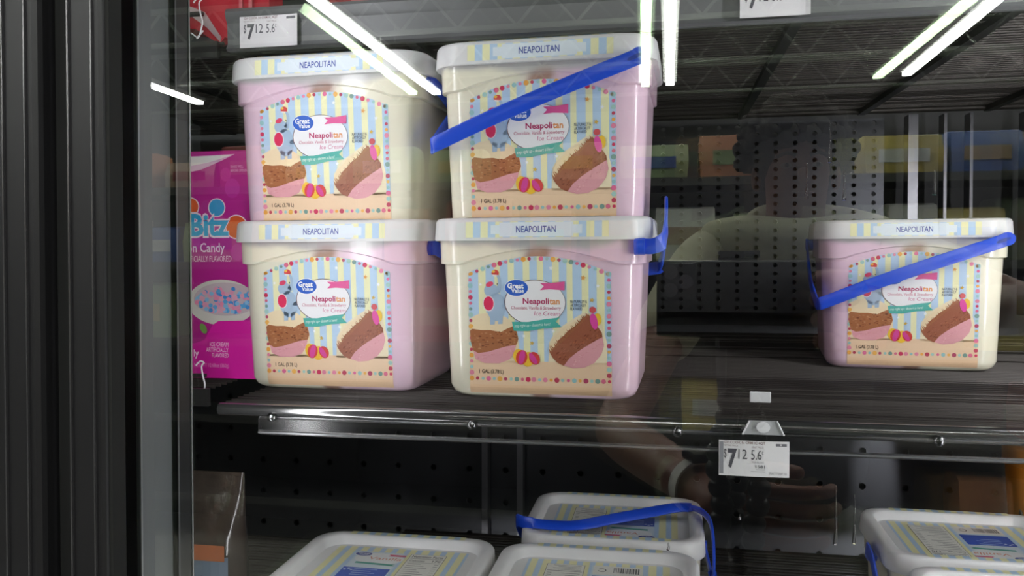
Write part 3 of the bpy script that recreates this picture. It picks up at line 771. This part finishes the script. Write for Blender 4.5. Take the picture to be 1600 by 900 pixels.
# wavy white bracket hooks hanging at the bay joint
for z_, lb in ((-.118, 'wavy white bracket hook below the pink box'), (.292, 'wavy white bracket hook left of the red bag')):
    t = tag(empty('bracket_hook', (-.523, .862, ZC+z_)), lb, 'hook', 'wavy white bracket hooks')
    pts = catmull([(-.006, 0, .012), (-.001, 0, .0165), (.004, 0, .015), (.001, 0, .011), (.0025, 0, .0), (.005, 0, -.010), (.0035, 0, -.018), (.001, 0, -.026), (-.002, 0, -.028), (.006, 0, -.020)], 4)
    B().tube(pts, .0009, 6).obj('hook_wire', M_white, t, 60)
    B().tube([(-.0015, 0, -.0275), (-.009, 0, -.022)], .0008, 6).obj('barb', M_white, t, 60)
    B().box((-.02, .001, -.002), (.004, .006, .002)).obj('mount', M_deckd, t)

# water drops run down the inside of the glass
wd_m = clear_mat('water_drop', '#ffffff', 1.6, .02, .05)
for i, (px, z1, ln) in enumerate(((.068, .055, .018), (.079, .075, .020), (.086, .052, .016), (.128, .050, .012), (.083, -.108, .03), (.092, -.112, .025), (.0, -.142, .004), (.036, -.125, .003))):
    t = B().tube([(px, .4415, z1), (px+.0003, .4417, z1-ln*.6), (px, .4417, z1-ln)], [.0003, .0005, .0010], 8).obj('water_drop', wd_m, None, 60, (0, 0, ZC))
    tag(t, 'water drop on the glass '+('left of the three above the lone pail', 'highest above the lone pail', 'right of the three above the lone pail', 'farthest right above the lone pail', 'above the right vanilla pail, left of two', 'above the right vanilla pail, right of two', 'below the middle shelf, near the hanging tag', 'lowest right of the hanging tag')[i], 'drop', 'water drops on the door glass')

# ------------------------------------------------------------------ the shop behind the lens (seen in the glass)
tube_m = mat('tube_light', '#ffffff', .5, emit='#fbfff6', estr=TUBE)
names = {-6.4: 'far left', -3.0: 'left', 0.0: 'middle', 2.75: 'right', 6.0: 'far right'}
for x, nm in names.items():
    t = tag(empty('strip_light', (x, 0, ZC+2.36)), f'{nm} row of white strip lights under the shop ceiling', 'ceiling light', 'shop strip lights')
    y = -9.7
    while y < -.6:
        B().box((-.05, y, -.04), (.05, y+2.38, -.0)).obj('diffuser', tube_m, t)
        B().box((-.08, y, 0), (.08, y+2.38, .05)).obj('housing', mat('light_housing', '#d8dad6', .5), t)
        y += 2.42
    for yy in (-8, -4): B().tube([(0, yy, .05), (0, yy, .4)], .008, 6).obj('hanger', mat('truss_paint', '#9aa198', .5), t)
for y in (-2.2, -3.9, -5.6, -7.3, -9.0, -10.7):
    t = tag(empty('roof_truss', (0, y, ZC+2.42)), f'white open-web roof joist about {("two","four","six","seven","nine","eleven")[int((-y-2.2)/1.7+.1)]} metres into the shop', 'joist', 'open-web roof joists')
    B().box((-8.9, -.03, .0), (8.9, .03, .04)).obj('bottom_chord', MATS['truss_paint'], t)
    B().box((-8.9, -.03, .36), (8.9, .03, .41)).obj('top_chord', MATS['truss_paint'], t)
    b = B(); x = -8.7
    while x < 8.6:
        b.tube([(x, 0, .03), (x+.3, 0, .37)], .016, 6, False); b.tube([(x+.3, 0, .37), (x+.6, 0, .03)], .016, 6, False); x += .6
    b.obj('web_bars', MATS['truss_paint'], t)['kind'] = 'stuff'
# opposite aisle
gd = tag(empty('aisle_shelving', (0, -3.2, 0)), 'dark back frame of the packet shelves across the aisle, mirrored in the glass', 'shelving')
B().box((-4.2, -.5, 0), (3.0, -.46, 2.15)).obj('back_board', mat('gondola', '#232427', .5), gd)
for x in (-4.2, -1.8, .6, 2.96): B().box((x, -.46, 0), (x+.04, -.42, 2.15)).obj('side_post', MATS['gondola'], gd)
shelf_z = (.25, .68, 1.09, 1.50, 1.90); rows = ('bottom', 'second', 'third', 'fourth', 'top')
for z, rn in zip(shelf_z, rows):
    t = tag(empty('aisle_shelf', (0, -3.2, z)), f'{rn} dark shelf board across the aisle, mirrored in the glass', 'shelf', 'shelf boards across the aisle')
    B().box((-4.2, -.42, -.03), (3.0, .0, 0)).obj('board', MATS['gondola'], t)
    B().box((-4.2, .0, -.035), (3.0, .004, .005)).obj('price_strip', mat('price_strip', '#4a4a48', .4), t)
cols = [('blue', '#4a67ab'), ('white', '#dcdcd8'), ('orange', '#c4835c'), ('red', '#a24a46'), ('yellow', '#cdb968'), ('green', '#97ab7c'), ('tan', '#b39a82')]
rg = random.Random(21)
ORD = ('first', 'second', 'third', 'fourth', 'fifth', 'sixth', 'seventh', 'eighth', 'ninth', 'tenth')
for j, z in enumerate(shelf_z):
    x = -4.1; cnt = {}
    while x < 2.7:
        wv = rg.uniform(.20, .36); hv = rg.uniform(.20, .34) if j < 4 else rg.uniform(.14, .24)
        cn, ch = cols[(rg.randrange(7)+j) % 7]; c2n, c2 = cols[rg.randrange(7)]
        if j < 3 and rg.random() < (.7, .6, .4)[j] or j < 3 and (-2.5 if j == 2 else -3.1) < x < -.3 and not -1.55 < x < -1.2: x += wv+.05; continue      # sold-out gaps
        cnt[cn] = cnt.get(cn, -1)+1
        t = tag(empty('grocery_packet', (x+wv/2, -3.22, z+.001)), f'{ORD[cnt[cn]]} {cn} packet from the left on the {rows[j]} aisle shelf, mirrored', 'packet', f'{cn} packets on the {rows[j]} shelf across the aisle')
        b = B(); b.loft([[(sx*wv/2*k, -.14+.12*sy*k2, zz) for sx, sy in ((-1,-1),(1,-1),(1,1),(-1,1))] for zz, k, k2 in ((0, .96, 1), (hv*.5, 1, 1), (hv*.95, .98, .8), (hv, .96, .4))])
        b.obj('packet_body', mat('pack_'+cn, ch, .4), t)
        B().box((-wv*.32, -.0195, hv*.30), (wv*.32, -.0155, hv*.62)).obj('front_panel', mat('pack_'+c2n, c2, .4), t)
        x += wv+rg.choice((.03, .05, .09))

# ------------------------------------------------------------------ the person filming (seen in the glass)
def skin(chains, lv=2):
    """each chain: list of (point, radius); returns merged verts and faces"""
    out = B()
    for ch in chains:
        me = bpy.data.meshes.new('sk'); me.from_pydata([c[0] for c in ch], [(i, i+1) for i in range(len(ch)-1)], [])
        o = bpy.data.objects.new('sk', me); COL.objects.link(o)
        md = o.modifiers.new('s', 'SKIN'); sd = o.modifiers.new('u', 'SUBSURF'); sd.levels = lv; sd.render_levels = lv
        for v, c in zip(me.skin_vertices[0].data, ch):
            r = c[1]; v.radius = r if isinstance(r, tuple) else (r, r)
        me.skin_vertices[0].data[0].use_root = True
        dg = bpy.context.evaluated_depsgraph_get(); e = o.evaluated_get(dg).to_mesh()
        out.add([v.co.copy() for v in e.vertices], [tuple(p.vertices) for p in e.polygons])
        bpy.data.objects.remove(o); bpy.data.meshes.remove(me)
    return out
pe = tag(empty('person', (.27, -1.02, 0)), 'person in pale hooded top over dark clothes filming with a phone, mirrored in glass', 'person')
SK = mat('skin', '#7a4a36', .5, noise=.05, nscale=30)
sz = 1.49
Lsh, Lel, Lha = (.19, .0, sz), (.30, .42, sz-.10), (-.085, .975, ZC-.045)      # arm at picture right: to the phone's edge
Rsh, Rel, Rha = (-.19, .0, sz), (-.36, .50, ZC-.27), (-.20, .90, ZC-.275)        # arm at picture left: to the tripod
mid_ = lambda a, b, t: tuple(a[i]+(b[i]-a[i])*t for i in range(3))
def arm(sh, el, ha):
    return [(mid_((0, 0, sz), sh, .5), .06), (sh, .058), (mid_(sh, el, .5), .05), (el, .042), (mid_(el, ha, .4), .040), (mid_(el, ha, .85), .029), (ha, (.036, .022))]
def hand(ha, dirv, up, side):
    d = Vector(dirv).normalized(); u = Vector(up).normalized(); q = d.cross(u); h = Vector(ha); ch = []
    for i, (off, ln) in enumerate(((-.030, .062), (-.010, .074), (.010, .080), (.030, .072))):
        a = h+u*off; b_ = a+d*.05; c = b_+d*ln*.45+q*side*.012; e = c+d*ln*.25+q*side*.030; f = e+q*side*.022-d*.006
        ch.append([(tuple(a), .012), (tuple(b_), .0095), (tuple(c), .009), (tuple(e), .008), (tuple(f), .007)])
    a = h+u*.02; b_ = h+u*.045+d*.02+q*side*.02; c = b_+d*.03+q*side*.02; e = c+d*.022
    ch.append([(tuple(a), .013), (tuple(b_), .011), (tuple(c), .010), (tuple(e), .008)])
    return ch
trunk = [((0, 0, .92), (.15, .10)), ((0, .0, 1.1), (.14, .10)), ((0, .0, 1.30), (.17, .11)), ((0, -.01, sz), (.13, .09)), ((0, -.01, 1.545), .068), ((0, .0, 1.59), .066), ((0, .015, 1.64), (.072, .085)), ((0, .01, 1.70), (.076, .092)), ((0, .0, 1.755), (.06, .07))]
legs = [[((s*.09, 0, .94), .09), ((s*.10, .01, .70), .075), ((s*.11, .02, .49), .055), ((s*.11, 0, .28), .05), ((s*.11, -.02, .09), .036), ((s*.11, .03, .04), .036), ((s*.115, .14, .03), .03)] for s in (-1, 1)]
bodyb = skin([trunk, arm(Lsh, Lel, Lha), arm(Rsh, Rel, Rha)]+legs+hand(Lha, (-.6, .75, .1), (0, 0, 1), 1)+hand(Rha, (.75, .6, 0), (0, 0, 1), 1))
bodyb.ball((0, .107, 1.648), .014, 10, 8, (.9, 1.2, 1.3))
for s in (-1, 1): bodyb.ball((s*.083, .0, 1.655), .025, 8, 8, (.45, .7, 1.2))
body = bodyb.obj('body', SK, pe, 60)
for s in (-1, 1):
    e = B().ball((s*.031, .0855, 1.672), .0105, 12, 8, (1.1, .9, .62)).obj('eye', mat('eye_white', '#6b564a', .5), pe, 60)
    B().ball((s*.031, .0925, 1.672), .0045, 8, 6).obj('iris', mat('iris', '#24160f', .2), e, 60)
    B().tube(catmull([(s*.05, .088, 1.69), (s*.031, .1, 1.696), (s*.014, .1, 1.691)], 4), .004, 6).obj('eyebrow', mat('hair_dark', '#38322e', .8), pe, 60)
B().tube(catmull([(-.024, .092, 1.612), (0, .104, 1.61), (.024, .092, 1.612)], 5), [.003]+[.005]*9+[.003], 8).obj('mouth', mat('lips', '#6a342c', .5), pe, 60)
hb = B(); rg = random.Random(4)
hb.ball((0, -.022, 1.715), .105, 16, 12, (.95, 1.0, .95))
for _ in range(420):
    a, c = rg.uniform(0, 6.283), rg.uniform(-.35, 1); q = math.sqrt(1-c*c)
    v = Vector((q*math.cos(a), q*math.sin(a), c))
    if v.y > .3 and v.z < .05: continue
    hb.ball(Vector((0, -.022, 1.715))+v*rg.uniform(.095, .118), rg.uniform(.012, .022), 6, 5)
hb.obj('hair', MATS['hair_dark'], pe, 60)
dk = mat('dark_cloth', '#24252b', .8, noise=.15, nscale=60, bump=.3); pale = mat('pale_cloth', '#cdc9ad', .8, noise=.08, nscale=60, bump=.3); gry = mat('grey_cloth', '#8d8d86', .8, noise=.1, nscale=50, bump=.3)
skin([[((0, 0, .90), (.175, .125)), ((0, 0, 1.1), (.165, .125)), ((0, 0, 1.30), (.195, .135)), ((0, -.01, 1.46), (.16, .11)), ((0, -.01, 1.505), .09)]]).obj('vest', dk, pe, 60)
for sh, el in ((Lsh, Lel), (Rsh, Rel)):
    skin([[(mid_((0, 0, sz), sh, .6), .075), (sh, .076), (mid_(sh, el, .45), .068), (mid_(sh, el, .62), .066)]]).obj('sleeve', pale, pe, 60)
skin([[((-.20, .0, 1.515), .05), ((-.10, .06, 1.525), .055), ((0, .085, 1.51), .05), ((.10, .06, 1.525), .055), ((.20, .0, 1.515), .05), ((.11, -.09, 1.55), .055), ((0, -.12, 1.56), .06), ((-.11, -.09, 1.55), .055)]]).obj('hood', pale, pe, 60)
tb = skin([[((s*.09, 0, .95), .115), ((s*.10, .01, .70), .092), ((s*.11, .02, .49), .075), ((s*.11, 0, .28), .07), ((s*.11, -.015, .10), .062)] for s in (-1, 1)]+[[((0, 0, .98), (.165, .118)), ((0, 0, .86), (.15, .11))]])
tb.obj('trousers', gry, pe, 60)
for s in (-1, 1):
    skin([[((s*.11, -.05, .045), .045), ((s*.11, .03, .05), .047), ((s*.115, .12, .04), .043), ((s*.117, .19, .035), .033)]]).obj('shoe', mat('shoe_white', '#c9c8c4', .6), pe, 60)
wv = mid_(Rel, Rha, .80)
wt = tag(empty('wrist_watch', (pe.location.x+wv[0], pe.location.y+wv[1], wv[2])), 'pale wrist watch on the arm holding the tripod, mirrored in glass', 'watch')
ax = (Vector(Rha)-Vector(Rel)).normalized(); wt.rotation_euler = ax.to_track_quat('Z', 'Y').to_euler()
B().loft([[(r*math.cos(a), r*math.sin(a), z) for a in [2*math.pi*k/28 for k in range(28)]] for r, z in ((.034, -.011), (.037, -.011), (.037, .011), (.034, .011), (.034, -.011))], False, False).obj('strap', mat('watch_strap', '#dcdcd6', .5), wt, 40)
bevel(B().box((-.017, .034, -.019), (.017, .046, .019)).obj('watch_face', mat('watch_dark', '#17181b', .15), wt), .004)
# phone behind the lens
ph = tag(empty('phone', (0, 0, ZC), (0, 0, R(10.7))), 'dark phone held sideways on a tripod, mirrored in the glass', 'phone')
bevel(B().box((-.016, -.020, -.068), (.142, -.012, .012)).obj('phone_body', mat('phone_graphite', '#26272c', .3, metal=.3), ph), .003, 3)
bp = bevel(B().box((-.013, -.012, -.030), (.026, -.0095, .0095)).obj('camera_plate', mat('phone_plate', '#33343a', .2, metal=.4), ph), .001)
for x, z in ((.0, .0), (.0, -.019), (.016, -.010)):
    B().lathe([(.0075, 0), (.0075, .003), (.0055, .003)], 20).obj('lens_ring', mat('lens_metal', '#6c6d72', .2, metal=.9), bp, 40, (x, -.0095, z), (R(-90), 0, 0))
tp = tag(empty('tripod', (.072, -.035, ZC-.12)), 'black bendy ball-jointed tripod under the phone, mirrored in the glass', 'tripod')
B().box((-.012, -.008, -.005), (.012, .008, .045)).obj('clamp_stem', mat('tripod_black', '#17171a', .4), tp)
B().box((-.02, -.010, .040), (.02, .022, .049)).obj('clamp_foot', MATS['tripod_black'], tp); B().box((-.02, -.010, .049), (.02, -.004, .135)).obj('clamp_back', MATS['tripod_black'], tp); B().box((-.02, -.010, .135), (.02, .022, .142)).obj('clamp_top', MATS['tripod_black'], tp)
for k, (dx, dy) in enumerate(((-.019, .008), (.019, .008), (0, -.018))):
    b = B()
    for i in range(15): b.ball((dx*min(1, .5+i*.25)+.003*math.sin(i*1.3+k), dy, -.016-i*.0185), .0125, 10, 8)
    b.obj('leg', MATS['tripod_black'], tp, 60)
